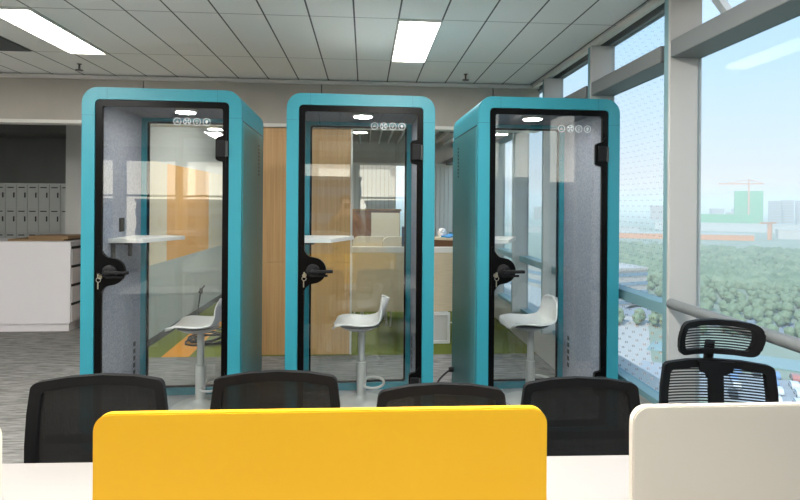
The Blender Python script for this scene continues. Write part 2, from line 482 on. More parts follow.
# ------------------------------------------------------------------ ceiling fittings
for i, x in enumerate((.2275, -2.585, -5.3975)):
    for j, y in enumerate((3.74, 1.56, .47, -4.0)):  # panels out of view are added to brighten the room
        if (i, j) == (0, 3): continue
        far = {(0, 0): 'bright white recessed ceiling panel light above the middle booth', (1, 0): 'bright white recessed ceiling panel light above the left booth'}
        t = thing('ceiling_light', far.get((i, j), 'white ceiling panel light added out of view to brighten the room'), 'ceiling light', (x+.156, y+.545, CZ), 0, 'ceiling panel lights')
        obj('diffuser', B(-.146, .146, -.52, .51, -.012, -.001), 'lamp_front' if j == 0 else 'lamp', t)
        g = bmesh.new(); t2 = bmesh.new()
        ring(g, [(-.156, -.545), (.156, -.545), (.156, .545), (-.156, .545)], [(-.146, -.535), (.146, -.535), (.146, .535), (-.146, .535)], 0, .016)
        g.transform(Matrix.Rotation(-PI/2, 4, 'X')); bmesh.ops.recalc_face_normals(g, faces=g.faces)
        g.transform(Matrix.Translation((0, 0, -.001))); zc = [v.co.z for v in g.verts]; dz = -max(zc)-.0005
        g.transform(Matrix.Translation((0, 0, dz)))
        obj('frame', g, 'trim_white', t)
for x, y, lb in ((-2.72, 5.23, 'small brown sprinkler head on the ceiling left of the left booth'), (1.0, 5.27, 'small brown sprinkler head on the ceiling above the gap by the right booth')):
    g = bmesh.new(); lathe(g, [(.02, 0), (.02, -.006), (.009, -.008), (.009, -.05), (.013, -.052), (.013, -.056), (.034, -.058), (.034, -.063)], 12)
    tag(obj('sprinkler_head', g, 'sprinkler', smooth=True, loc=(x, y, CZ)), lb, 'sprinkler', 'ceiling sprinklers')
g = bmesh.new()
for i in range(14): bx(g, -.15, .15, -.2+i*.03, -.2+i*.03+.012, -.012, -.001)
v = thing('air_vent', 'dark slatted air vent set in the ceiling beside the left panel light', 'vent', (-3.054, 4.60, CZ))
obj('grille', g, 'frame_grey', v); obj('backing', B(-.15, .15, -.21, .22, -.004, -.0005), 'skirting', v)

# ------------------------------------------------------------------ phone booth
W, D, H = 1.0, .895, 2.353
def make_booth():
    t = thing('phone_booth', '', 'phone booth', group='turquoise glass phone booths')
    O = rr(-.5, .5, 0, H, .10, 8)
    obj('front_bezel', ring(bmesh.new(), O, rr(-.42, .42, .085, H-.077, .03, 8), 0, .035), 'teal', t, smooth=True)
    sh = obj('shell', ring(bmesh.new(), rr(-.5, .5, 0, H, .10, 8), rr(-.455, .455, .03, H-.05, .02, 8), .036, D), 'teal', t, smooth=True)
    g = bmesh.new(); bx(g, -.385, .385, .06, D-.03, H-.0005, H+.004, bev=.001); obj('bounce_cover', g, 'plastic_grey', t, label='plain grey panel added on the unseen booth roof to cut teal bounce light')  # unseen grey cover added to cut teal bounce onto the ceiling
    # joints of the frame
    for s in (-1, 1):
        obj('joint_line', B(s*.345-.0015, s*.345+.0015, -.0006, .03, H-.077, H+.0006), 'seam', t)
        obj('joint_line', B(min(s*.42, s*.5006), max(s*.42, s*.5006), -.0006, .03, H-.182, H-.179), 'seam', t)
    for s in (-1, 1):
        pn = obj('side_panel', B(min(s*.4995, s*.5035), max(s*.4995, s*.5035), .04, D-.055, .03, H-.20), 'teal_side', t)
        obj('panel_seam', B(min(s*.4985, s*.5015), max(s*.4985, s*.5015), .04, D-.05, H-.20, H-.19), 'black', pn)
        for i in range(9): obj('vent_slot', B(min(s*.5, s*.5045), max(s*.5, s*.5045), D-.25, D-.21, 1.83+i*.028, 1.83+i*.028+.016), 'black', t)
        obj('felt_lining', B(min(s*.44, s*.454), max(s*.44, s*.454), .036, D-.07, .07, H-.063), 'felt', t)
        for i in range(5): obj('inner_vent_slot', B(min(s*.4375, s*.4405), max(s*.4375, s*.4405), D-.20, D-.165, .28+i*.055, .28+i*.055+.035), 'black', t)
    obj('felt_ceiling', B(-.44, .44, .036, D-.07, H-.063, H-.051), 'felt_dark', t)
    obj('floor_panel', B(-.454, .454, .036, D-.02, .031, .07), 'booth_floor', t)
    # back glazing
    bf = obj('back_frame', ring(bmesh.new(), rr(-.454, .454, .032, H-.052, .012, 6), rr(-.402, .402, .125, H-.09, .02, 6), D-.069, D-.004), 'teal', t, smooth=True)
    gp = obj('back_glass', slab(bmesh.new(), rr(-.4, .4, .127, H-.092, .02, 6), D-.045, D-.037), 'booth_glass', t)
    obj('black_border', ring(bmesh.new(), rr(-.401, .401, .126, H-.091, .02, 6), rr(-.386, .386, .141, H-.106, .012, 6), D-.049, D-.034), 'black', gp)
    # door
    dr = obj('door_frame', ring(bmesh.new(), rr(-.418, .418, .087, H-.079, .028, 6), rr(-.378, .378, .127, H-.119, .016, 6), .008, .032), 'black', t, smooth=True)
    obj('door_glass', slab(bmesh.new(), rr(-.38, .38, .125, H-.117, .016, 6), .016, .024), 'booth_glass', t)
    # handle plate bulging out of the frame
    hz = 1.165; prof = []
    for i in range(33):
        z = -.165+.33*i/32; a = abs(z)
        if a > .10: x = .015*(1-(a-.10)/.065)**2*2.2
        elif a > .085: x = .033+(.10-a)/.015*.025
        else: x = .058+.095*math.sqrt(max(0, 1-(a/.088)**2))**.9
        prof.append((-.385+x, hz+z))
    loop = [(-.40, hz-.165)]+prof+[(-.40, hz+.165)]
    pl = obj('lock_plate', slab(bmesh.new(), loop, .004, .034), 'black', t)
    g = bmesh.new(); lathe(g, [(.045, 0), (.045, .018), (.036, .024), (.0, .024)], 24)
    g.transform(Matrix.Translation((-.32, .004, hz)) @ Matrix.Rotation(PI/2, 4, 'X')); bmesh.ops.recalc_face_normals(g, faces=g.faces)
    obj('rosette', g, 'matte_black', pl, smooth=True)
    g = bmesh.new(); tube(g, [(-.32, -.018, hz), (-.32, -.045, hz)], .012, 12); bx(g, -.335, -.185, -.058, -.040, hz-.011, hz+.011, bev=.006)
    bx(g, -.335, -.22, -.036, -.03, hz-.038, hz-.022, bev=.002)
    obj('lever_handle', g, 'matte_black', pl, label='black lever handle')
    g = bmesh.new(); tube(g, [(-.375, .004, hz-.03), (-.375, -.02, hz-.03)], .014, 12); bx(g, -.379, -.371, -.045, -.02, hz-.035, hz-.005, bev=.002)
    tube(g, [(-.375+.014*math.cos(a*PI/6), -.036, hz-.047+.014*math.sin(a*PI/6)) for a in range(12)], .0022, 6, closed=True)
    bx(g, -.381, -.374, -.038, -.034, hz-.105, hz-.058, bev=.001)
    obj('key', g, 'brass', pl, label='small metal key left in the lock')
    for zc in (1.970, .38):
        g = slab(bmesh.new(), [(.40, zc-.12), (.385, zc-.10), (.375, zc-.085), (.345, zc-.078), (.333, zc-.065), (.333, zc+.065), (.345, zc+.078), (.375, zc+.085), (.385, zc+.10), (.40, zc+.12)], .003, .034)
        hg = obj('hinge', g, 'black', t)
        obj('hinge_block', B(.342, .40, -.014, .003, zc-.055, zc+.055, bev=.005), 'matte_black', hg)
        obj('hinge_barrel', tube(bmesh.new(), [(.408, -.010, zc-.05), (.408, -.010, zc+.05)], .008, 10), 'skirting', hg, smooth=True)
    # round symbols printed near the top of the glass
    def circ(cx, cz, r, w, n=24):
        return ring(bmesh.new(), [(cx+r*math.cos(2*PI*i/n), cz+r*math.sin(2*PI*i/n)) for i in range(n)], [(cx+(r-w)*math.cos(2*PI*i/n), cz+(r-w)*math.sin(2*PI*i/n)) for i in range(n)], .0135, .0155)
    cz = 2.145
    for i, cx in enumerate((.087, .149, .211, .273)):
        g = circ(cx, cz, .025, .004)
        if i == 0:      # person under a roof
            tube(g, [(cx-.011, .0145, cz-.010), (cx, .0145, cz+.012), (cx+.011, .0145, cz-.010)], .0016, 6)
            lathe_b = circ(cx, cz-.004, .004, .0035, 10); merge(g, lathe_b)
        elif i == 1:    # fan
            for a in range(4):
                q = a*PI/2+PI/4; c0, s0 = math.cos(q), math.sin(q)
                slab(g, [(cx+c0*.003-s0*.002, cz+s0*.003+c0*.002), (cx+c0*.018-s0*.007, cz+s0*.018+c0*.007), (cx+c0*.019+s0*.003, cz+s0*.019-c0*.003), (cx+c0*.004+s0*.002, cz+s0*.004-c0*.002)], .0135, .0155)
        elif i == 2:    # bulb outline
            merge(g, circ(cx, cz+.003, .009, .0025, 16)); bx(g, cx-.004, cx+.004, .0135, .0155, cz-.013, cz-.007)
        else:           # filled bulb
            merge(g, circ(cx, cz+.003, .009, .0088, 16)); bx(g, cx-.004, cx+.004, .0135, .0155, cz-.013, cz-.007)
        obj('symbol', g, 'icon', t)
    # ceiling lamp, folding table, socket
    g = bmesh.new(); lathe(g, [(.078, 0), (.08, -.012), (.074, -.02), (.0, -.02)], 28, (.02, .42, H-.063))
    lm = obj('booth_lamp', g, 'trim_white', t, smooth=True)
    g = bmesh.new(); lathe(g, [(.066, 0), (.066, -.003), (.0, -.003)], 28, (.02, .42, H-.0832)); obj('diffuser', g, 'booth_lamp', lm, smooth=True)
    pts = [(-.44, .25), (-.21, .25), (-.04, .62), (-.06, .66), (-.12, .70), (-.44, .70)]
    tb = obj('table', prism_xy(pts, 1.333, 1.360), 'white', t, label='white fold-down table on the booth wall')
    for yy in (.29, .58):
        g = bmesh.new(); bx(g, -.439, -.42, yy, yy+.03, 1.21, 1.333); bx(g, -.42, -.33, yy, yy+.03, 1.318, 1.333); obj('bracket', g, 'skirting', tb)
    g = bmesh.new(); bx(g, -.4405, -.432, .42, .50, 1.40, 1.50, bev=.003); so = obj('power_socket', g, 'matte_black', t)
    obj('socket_cover', B(-.433, -.4295, .44, .48, 1.42, 1.48), 'black', so)
    for s in (-1, 1):
        for yy in (.1, .78): obj('foot', lathe(bmesh.new(), [(.03, .0), (.03, .004), (.02, .005)], 10, (s*.38, yy, -.004)), 'black', t)
    return t
booth = make_booth()
booth['label'] = 'turquoise glass phone booth at left with its right side panel showing'
BP = [(-1.314, 3.535, .031), (-.025, 3.587, .034), (1.263, 3.561, .022)]
BP = [(x, y, r) for x, y, r in BP]
booth.location = (BP[0][0], BP[0][1], .004); booth.rotation_euler = (0, 0, BP[0][2])
dup(booth, (BP[1][0], BP[1][1], .004), BP[1][2], 'middle turquoise phone booth with light oak panel behind its left half')
dup(booth, (BP[2][0], BP[2][1], .004), BP[2][2], 'turquoise glass phone booth at right standing against the window wall')

# ------------------------------------------------------------------ bar stool
def make_stool():
    t = thing('bar_stool', '', 'stool', group='white shell bar stools in the phone booths')
    prof = smooth_path([(-.215, 0, -.005), (-.19, 0, .022), (-.11, 0, .03), (0, 0, .018), (.08, 0, .02), (.13, 0, .04), (.16, 0, .085), (.180, 0, .15), (.203, 0, .21)], 4)
    n = len(prof)-1
    def f(u, v):
        i = u*n; a = int(min(i, n-1)); p = prof[a].lerp(prof[a+1], i-a)
        s = v*2-1
        hw = .185-.02*(u > .62)*(u-.62)/.38*2
        # round both ends of the outline
        e = 1.0
        if u < .12: e = math.sqrt(max(.0, 1-((.12-u)/.12)**2))*.5+.5
        if u > .86: e = math.sqrt(max(.0, 1-((u-.86)/.14)**2))*.6+.4
        w = hw*e; lift = .03*abs(s)**2.5*(.4+.6*min(1, u*2)) if u < .6 else .03*abs(s)**2.5
        bend = -.05*abs(s)**2*max(0, (u-.55)/.45)
        return (p.x+bend, s*w, p.z+lift*(1-.7*max(0, (u-.55)/.45)))
    sh = obj('seat_shell', grid_surf(bmesh.new(), f, 28, 14, .012), 'plastic_white', t, smooth=True, loc=(0, 0, .603))
    g = bmesh.new(); lathe(g, [(.03, -.03), (.10, -.012), (.15, .012), (.16, .02)], 20); obj('under_plate', g, 'plastic_grey', sh, smooth=True, loc=(-.02, 0, -.015))
    g = bmesh.new(); lathe(g, [(.036, .03), (.036, .32), (.026, .325), (.026, .587)], 20); obj('column', g, 'satin_grey', t, smooth=True)
    g = bmesh.new(); lathe(g, [(.20, 0), (.205, .008), (.19, .016), (.10, .03), (.05, .045), (.036, .06)], 36); obj('base', g, 'satin_grey', t, smooth=True)
    pts = [(.03+.0, .03, .16)]+[(.09+.085*math.cos(a), .13*math.sin(a), .16) for a in [PI*.75-PI*1.5*i/14 for i in range(15)]]+[(.03, -.03, .16)]
    obj('footrest', tube(bmesh.new(), smooth_path(pts, 3), .010, 10), 'satin_grey', t, smooth=True)
    g = bmesh.new(); tube(g, [(.03, .02, .575), (.10, .10, .562), (.13, .14, .562)], .005, 8); obj('height_lever', g, 'satin_grey', t)
    return t
st = make_stool(); st['label'] = 'white shell bar stool inside the left booth, seat facing left'
st.location = (-1.232, 4.10, .0745)
dup(st, (-.018, 4.12, .0745), -.03, 'white shell bar stool inside the middle booth, seat facing left')
dup(st, (1.31, 4.10, .0745), .02, 'white shell bar stool inside the right booth, turned slightly toward the viewer')

# ------------------------------------------------------------------ foreground desk and screens
dk = thing('office_desk', 'long white office desk carrying the yellow and white screens', 'desk', (-.25, 1.3, 0), -.022)
obj('desktop', B(-2.0, 1.93, -.5, .52, .725, .75, bev=.003), 'desk_white', dk)
for x in (-1.93, .01, 1.87):
    g = bmesh.new(); bx(g, x-.03, x+.03, -.45, -.39, 0, .72, bev=.004); bx(g, x-.03, x+.03, .40, .46, 0, .72, bev=.004); bx(g, x-.025, x+.025, -.39, .40, .66, .71)
    obj('leg', g, 'white', dk)
obj('crossbar', B(-1.9, 1.84, 0, .05, .66, .70), 'white', dk)
def screen(x0, x1, ztop, mat, emat, label, r=.045):
    t = thing('desk_screen', label, 'desk screen', ((x0+x1)/2, 1.4-.008*(x0+x1)/2, .751), -.008, 'screens on the white desk')
    w = (x1-x0)/2; h = ztop-.751
    L = [(-w, 0), (w, 0)]
    for cx, a0 in ((w-r, 0), (-(w-r), 90)):
        for i in range(9):
            a = math.radians(a0+90*i/8); L.append((cx+r*math.cos(a), h-r+r*math.sin(a)))
    bm = slab(bmesh.new(), L, .0, .024)
    bmesh.ops.bevel(bm, geom=[e for e in bm.edges if abs(e.verts[0].co.y-e.verts[1].co.y) < 1e-5], offset=.003, segments=2, affect='EDGES')
    obj('panel', bm, mat, t, smooth=True)
    for x in (-w*.7, w*.7): obj('clamp', B(x-.03, x+.03, .004, .02, -.06, .03), 'chrome', t) if False else None
    return t
screen(-.692, .494, 1.075, 'yellow', 'screen_edge', 'yellow rounded desk screen in the centre foreground')
screen(.731, 1.68, 1.073, 'screen_white', 'screen_edge', 'off white rounded desk screen at the right of the desk')
screen(-2.10, -.927, 1.06, 'screen_white', 'screen_edge', 'white desk screen whose edge shows at the far left of the desk')

# ------------------------------------------------------------------ task chairs
def make_chair(headrest=False):
    t = thing('task_chair', '', 'office chair', group='black mesh task chairs behind the desk')
    zb, zt = .50, .95
    def outline(wt, wm, wb, z0, z1, r, arch):
        P = []
        for (x, z), a0 in (((wt-r, z1-r), 0), ((-(wt-r), z1-r), 90), ((-(wb-r), z0+r), 180), ((wb-r, z0+r), 270)):
            for i in range(5):
                a = math.radians(a0+90*i/4); P.append((x+r*math.cos(a), z+r*math.sin(a)))
            nx = {0: [(wt*.5, 0), (0, 0), (-wt*.5, 0)], 90: [(-wm*.985, 2), (-wm, 1), (-wm*.97, 3)], 180: [(-wb*.5, -1), (0, -1), (wb*.5, -1)], 270: [(wm*.97, 3), (wm, 1), (wm*.985, 2)]}[a0]
            for xx, kk in nx:
                z = {0: z1+arch*(1-(xx/wt)**2), -1: z0, 2: z0+(z1-z0)*.75, 1: z0+(z1-z0)*.5, 3: z0+(z1-z0)*.25}[kk]
                P.append((xx, z))
        return P
    def bend(x, y, z):
        return (x, .23+y+.06*(z-zb)/.45-.05*(x/.24)**2*(.5+.5*(z-zb)/.45)+.02*math.sin((z-zb)/.45*PI), z)
    O = outline(.228, .242, .21, zb, zt-.010, .026, .010)
    I = outline(.196, .208, .175, zb+.04, zt-.045, .016, .010)
    obj('back_frame', ring(bmesh.new(), O, I, -.012, .014, bend), 'matte_black', t, smooth=True)
    def mf(u, v):
        z = zb+.03+(zt-.028-zb-.03)*v; wv = (.212-.012*v)*(1 if v > .45 else .87+.13*v/.45)
        return bend((u*2-1)*wv, .002, z)
    obj('back_mesh', grid_surf(bmesh.new(), mf, 14, 14, .002), 'mesh_lines' if headrest else 'mesh_fine', t)
    if not headrest:
        obj('lumbar_bar', grid_surf(bmesh.new(), lambda u, v: bend((u*2-1)*.195, .02, .695+.03*v+.012*(u*2-1)**2), 12, 3, .012), 'matte_black', t, smooth=True)
    # spine, seat, arms
    g = bmesh.new(); tube(g, smooth_path([(0, .02, .40), (0, .20, .40), (0, .31, .50), (0, .325, .62)], 5), .024, 10); obj('back_support', g, 'matte_black', t, smooth=True)
    def sf(u, v):
        x = u*2-1; y = v*2-1
        k = (1-abs(x)**6*.12*abs(y)**4)
        return (x*.245*k, y*.235*(1-abs(y)**6*.1*abs(x)**4), .475+.015*x*x-.03*max(0, -y-.6)**1.5)
    obj('seat', grid_surf(bmesh.new(), sf, 16, 16, .06), 'matte_black', t, smooth=True)
    for s in (-1, 1):
        g = bmesh.new(); tube(g, smooth_path([(s*.15, .02, .41), (s*.28, .03, .44), (s*.285, .04, .55), (s*.285, .04, .60)], 5), .015, 8)
        a = obj('armrest', g, 'matte_black', t, smooth=True); obj('arm_pad', B(s*.285-.035, s*.285+.035, -.10, .15, .60, .625, bev=.01), 'matte_black', a)
    obj('gas_column', lathe(bmesh.new(), [(.028, .09), (.028, .25), (.018, .255), (.018, .41)], 16), 'matte_black', t, smooth=True)
    for i in range(5):
        a = i*2*PI/5+.3; c, s = math.cos(a), math.sin(a)
        g = bmesh.new(); tube(g, [(0, 0, .10), (c*.15, s*.15, .095), (c*.29, s*.29, .07)], [.028, .022, .015], 8); ar = obj('base_arm', g, 'matte_black', t, smooth=True)
        g = bmesh.new()
        for q in (-1, 1):
            tt = bmesh.new(); lathe(tt, [(.027, -.009), (.027, .009)], 14); merge(g, tt, Matrix.Translation((c*.30-s*q*.014, s*.30+c*q*.014, .0285)) @ Matrix.Rotation(a+PI/2, 4, 'Z') @ Matrix.Rotation(PI/2, 4, 'Y'))
        obj('caster', g, 'matte_black', ar, smooth=True)
    if headrest:
        g = bmesh.new(); slab(g, [(-.03, .76), (.03, .76), (.03, .885), (.065, .90), (.075, .945), (-.075, .945), (-.065, .90), (-.03, .885)], -.03, -.012, bend); obj('neck_bracket', g, 'matte_black', t)
        g = bmesh.new(); tube(g, [(0, .31, .86), (0, .335, .94), (0, .32, 1.02)], .02, 10); obj('headrest_post', g, 'matte_black', t, smooth=True)
        def hb(x, y, z): return (x, .29+y-.09*(x/.2)**2+.05*math.cos((z-.97)/.14*PI)*.3, z+.018*(1-(x/.2)**2)*(1 if z > 1.03 else .2))
        O = outline(.166, .172, .164, .968, 1.11, .035, 0); I = outline(.136, .142, .134, .990, 1.085, .014, 0)
        hr = obj('headrest_frame', ring(bmesh.new(), O, I, -.014, .014, hb), 'matte_black', t, smooth=True)
        obj('headrest_mesh', grid_surf(bmesh.new(), lambda u, v: hb((u*2-1)*.15, .0, .982+.108*v), 14, 6, .002), 'mesh_lines', hr)
    return t
ch = make_chair(); ch['label'] = 'black mesh task chair behind the left edge of the yellow screen'
YC = [(-.945, 2.0, .985, .03), (-.326, 2.03, .945, 0), (.278, 1.90, .932, 0), (.850, 2.07, .891, -.03)]
labs = ['black mesh task chair at far left, behind the desk beside the yellow screen',
        'black mesh task chair behind the yellow screen, in front of the left and middle booths',
        'black mesh task chair showing only its top above the middle of the yellow screen',
        'black mesh task chair in the gap between the yellow and off white screens']
for i, (x, y, zt, r) in enumerate(YC):
    o = ch if i == 0 else copy_tree(ch)
    o['label'] = labs[i]; o.location = (x, y-.27, 0); o.rotation_euler = (0, 0, r)
    dz = zt-.95
    for c in o.children:                      # height-adjusted seats: base stays on the floor
        if c.name.split('.')[0] not in ('base_arm', 'gas_column'): c.location.z += dz
hc = make_chair(True); hc['label'] = 'black mesh task chair with headrest by the window, behind the off white screen'
hc.location = (1.488, 2.2-.25, -0.0); hc.rotation_euler = (0, 0, -.16)

# ------------------------------------------------------------------ locker room contents
def make_locker():
    t = thing('locker_unit', 'grey steel locker column with four stacked doors against the dark far wall', 'locker', group='grey locker columns in the far left room')
    obj('body', B(-.103, .103, .02, .45, 0, 1.975), 'locker', t)
    for k in range(4):
        z0 = .08+k*.47; d = obj('locker_door', B(-.098, .098, 0, .019, z0, z0+.455, bev=.003), 'locker', t)
        g = bmesh.new(); bx(g, -.07, .05, -.002, .001, z0+.39, z0+.41); obj('slot', g, 'locker_slot', d)
        g = bmesh.new(); bx(g, .045, .065, -.012, .001, z0+.20, z0+.30); obj('latch', g, 'locker_slot', d)
    return t
lk = make_locker()
for i in range(10):
    o = lk if i == 0 else copy_tree(lk)
    o.location = (-5.72-.208*i, 10.94, .001)
ct = thing('reception_counter', 'white reception counter at the left with drawers on its side', 'counter', (-4.81, 6.85, 0))
obj('counter_front', B(-1.9, 1.16, 0, .02, .10, 1.12, bev=.002), 'counter_white', ct)
obj('body', B(-1.9, 1.15, .021, .60, .10, 1.118), 'counter_white', ct)
obj('plinth', B(-1.85, 1.13, .03, .58, .0, .099), 'counter_white', ct)
for k in range(4):
    d = obj('drawer', B(1.151, 1.168, .03, .59, .12+k*.235, .12+k*.235+.20), 'counter_white', ct)
    obj('drawer_gap', B(1.1515, 1.166, .03, .59, .12+k*.235+.202, .12+k*.235+.233), 'locker_slot', ct)
for i, (x, y, z, w, d, h, rz, lb) in enumerate(((-4.15, 7.22, 1.1205, .66, .5, .022, .05, 'flat brown cardboard sheet lying on the white counter'), (-4.0, 7.24, 1.143, .52, .42, .035, -.12, 'folded brown cardboard box on top of the sheet on the counter'))):
    tag(obj('cardboard_sheet', B(-w/2, w/2, -d/2, d/2, 0, h), 'cardboard', loc=(x, y, z), rot=(0, 0, rz)), lb, 'cardboard')
cb = thing('cardboard_box', 'brown cardboard box standing behind the counter next to the left booth', 'box', (-3.44, 7.25, .0))
g = bmesh.new(); bx(g, -.14, .14, -.2, .2, 0, .01); bx(g, -.14, -.13, -.2, .2, .01, 1.12); bx(g, .13, .14, -.2, .2, .01, 1.12); bx(g, -.13, .13, -.2, -.19, .01, 1.12); bx(g, -.13, .13, .19, .2, .01, 1.12)
obj('carton', g, 'cardboard', cb); g = bmesh.new(); bx(g, -.13, .13, -.19, .19, .70, .71); obj('liner', g, 'brown_panel', cb)

# ------------------------------------------------------------------ green room contents
bn = thing('partition_bench', 'light wood fronted desk bench with white top rail behind the middle booth', 'desk', (.55, 6.2, 0))
obj('front_panel', B(-.72, .95, 0, .03, .36, 1.05), 'bench_panel', bn)
obj('top_rail', B(-.72, .95, -.01, .05, 1.05, 1.117, bev=.004), 'trim_white', bn)
obj('desktop', B(-.72, .95, .05, .75, .73, .755), 'desk_white', bn)
for x in (-.60, .10, .86):
    g = bmesh.new(); tube(g, [(x, .05, .73), (x+.04, .08, .012), (x+.04, .62, .012), (x, .70, .73)], .014, 8); obj('leg', g, 'white', bn)
pd = thing('drawer_pedestal', 'white framed grey drawer pedestal under the bench between the middle and right booths', 'cabinet', (.80, 6.12, 0))
obj('body', B(-.18, .18, .03, .45, .03, .36), 'wall_white', pd); obj('frame', ring(bmesh.new(), rr(-.2, .2, .0, .36, .01, 2), rr(-.17, .17, .03, .33, .01, 2), 0, .03), 'white', pd)
def office_chair_white(x, y, rz, lb):
    t = thing('side_chair', lb, 'chair', (x, y, 0), rz, 'cream chairs in the green room')
    g = bmesh.new(); slab(g, rr(-.25, .25, .72, 1.16, .09, 5), 0, .05); obj('backrest', g, 'wall_cream', t, smooth=True)
    obj('seat', B(-.24, .24, -.45, .0, .43, .50, bev=.02), 'wall_cream', t)
    obj('back_support', B(-.03, .03, .02, .05, .46, .75), 'white', t)
    for sx in (-1, 1):
        for sy in (-.42, -.02): obj('leg', tube(bmesh.new(), [(sx*.2, sy, .45), (sx*.22, sy, .0)], .012, 8), 'white', t)
office_chair_white(.08, 7.5, .0, 'cream chair back showing above the bench through the middle booth')
office_chair_white(.50, 7.45, .15, 'second cream chair back above the bench, nearer the dark monitor')
def wire_chair(x, y, rz):
    t = thing('wire_chair', 'white sled-base chair beyond the right booth near the window wall', 'chair', (x, y, 0), rz)
    for s in (-1, 1):
        g = bmesh.new(); tube(g, smooth_path([(s*.2, .2, .46), (s*.22, .22, .03), (s*.22, .2, .012), (s*.22, -.2, .012), (s*.22, -.22, .03), (s*.2, -.2, .45)], 4), .009, 8); obj('leg', g, 'white', t, smooth=True)
    obj('seat', B(-.22, .22, -.22, .22, .45, .475, bev=.01), 'plastic_white', t)
    obj('backrest', grid_surf(bmesh.new(), lambda u, v: ((u*2-1)*(.2-.06*v*v), .22+.08*v-.04*(u*2-1)**2, .48+.38*v), 8, 8, .012), 'plastic_white', t, smooth=True)
wire_chair(1.42, 7.25, .9)
cbt = thing('storage_cabinet', 'low brown wood cabinet standing in the green room behind the bench', 'cabinet', (.15, 9.0, 0))
obj('body', B(-.55, .45, .02, .5, 0, 1.50), 'shelf_brown', cbt)
for x0, x1 in ((-.54, -.06), (-.04, .44)): obj('door', B(x0, x1, 0, .019, .04, 1.47), 'wall_cream' if x0 > -.2 else 'shelf_brown', cbt)
obj('top', B(-.57, .47, -.02, .52, 1.50, 1.53), 'cardboard', cbt)
mo = thing('monitor', 'dark computer monitor on the bench seen through the middle booth', 'monitor', (.66, 6.72, .756), .0)
obj('screen', B(-.19, .19, 0, .03, .30, .58, bev=.006), 'monitor_dark', mo); obj('stand', B(-.03, .03, .01, .04, .01, .32), 'monitor_dark', mo); obj('base', B(-.11, .11, -.06, .1, 0, .012), 'monitor_dark', mo)
bxx = thing('carton', 'brown carton with pale lid on the bench between the middle and right booths', 'box', (1.15, 6.62, .756), -.5)
obj('body', B(-.3, .3, -.16, .16, 0, .42), 'brown_panel', bxx); obj('lid', B(-.31, .31, -.17, .17, .42, .445), 'wall_cream', bxx)
g = bmesh.new(); grid_surf(g, lambda u, v: ((u-.5)*.36, (v-.5)*.22, .02+.035*math.sin(u*PI)*math.sin(v*PI)+.006*math.sin(u*17+v*9)), 14, 10, .018)
tag(obj('plastic_bag', g, 'bag_blue', smooth=True, loc=(1.16, 6.62, 1.202), rot=(0, 0, -.4)), 'blue plastic bag on top of the brown carton', 'bag')
g = bmesh.new(); bmesh.ops.create_icosphere(g, subdivisions=3, radius=.055)
for v in g.verts: v.co *= 1+random.uniform(-.18, .18)
tag(obj('crumpled_paper', g, 'paper', loc=(.98, 6.70, 1.258)), 'crumpled white paper beside the blue bag on the carton', 'paper')
# unseen fill lights added to brighten the two rear rooms
for i, (x, y) in enumerate(((-1.2, 7.2), (.4, 7.2))):
    t = thing('fill_light', 'slim white linear light added unseen behind the header to brighten the green room', 'ceiling light', (x, y, 2.93), 0, 'added fill lights in the green room')
    obj('housing', B(-.06, .06, -.7, .7, -.02, .05), 'trim_white', t)
    for yy in (-.5, .5): obj('suspension_rod', B(-.006, .006, yy-.006, yy+.006, .05, .2499), 'trim_white', t)
    obj('diffuser', B(-.05, .05, -.69, .69, -.026, -.0205), 'fill_green_room', t)
t = thing('fill_light', 'slim light added out of view to brighten the locker room', 'ceiling light', (-6.3, 9.0, 2.93))  # added light, no such fitting is in view
obj('housing', B(-.06, .06, -.4, .4, -.04, -.001), 'trim_white', t); obj('diffuser', B(-.05, .05, -.39, .39, -.046, -.0405), 'fill_lockers', t)
# cables
g = bmesh.new(); pts = []
for i in range(90):
    a = i*.42; r = .16+.03*math.sin(i*.9)+.02*math.sin(i*.23); pts.append((-1.80+r*1.3*math.cos(a), 6.35+r*1.6*math.sin(a), .012+.012*(i//15)+.006*math.sin(i*1.3)))
pts += [(-1.9, 6.6, .05), (-2.1, 7.0, .02), (-2.3, 7.5, .1), (-2.38, 7.9, .32)]
tube(g, pts, .011, 6)
tag(obj('cable_coil', g, 'matte_black', smooth=True), 'coil of black cable on the green carpet behind the left booth', 'cable')
g = bmesh.new(); tube(g, smooth_path([(-2.39, 7.95, .33), (-2.30, 7.8, .42), (-2.28, 7.5, .38)], 5), .012, 6); bx(g, -2.405, -2.38, 7.93, 8.0, .28, .36)
tag(obj('wall_socket', g, 'matte_black'), 'black plug in the grey side wall above the cable coil', 'socket')
pc = thing('power_cable', 'black power cable plugged low into the side of the right booth', 'cable', (.76, 4.36, 0))
g = bmesh.new(); tube(g, smooth_path([(-.02, 0, .25), (-.08, -.05, .245), (-.18, -.25, .235), (-.25, -.5, .20), (-.28, -.8, .05), (-.25, -1.1, .012), (-.2, -1.5, .010)], 6), .0075, 8); obj('cord', g, 'matte_black', pc, smooth=True)
g = bmesh.new(); tube(g, [(-.055, 0, .25), (-.012, 0, .25)], .02, 12); obj('plug', g, 'matte_black', pc, smooth=True)

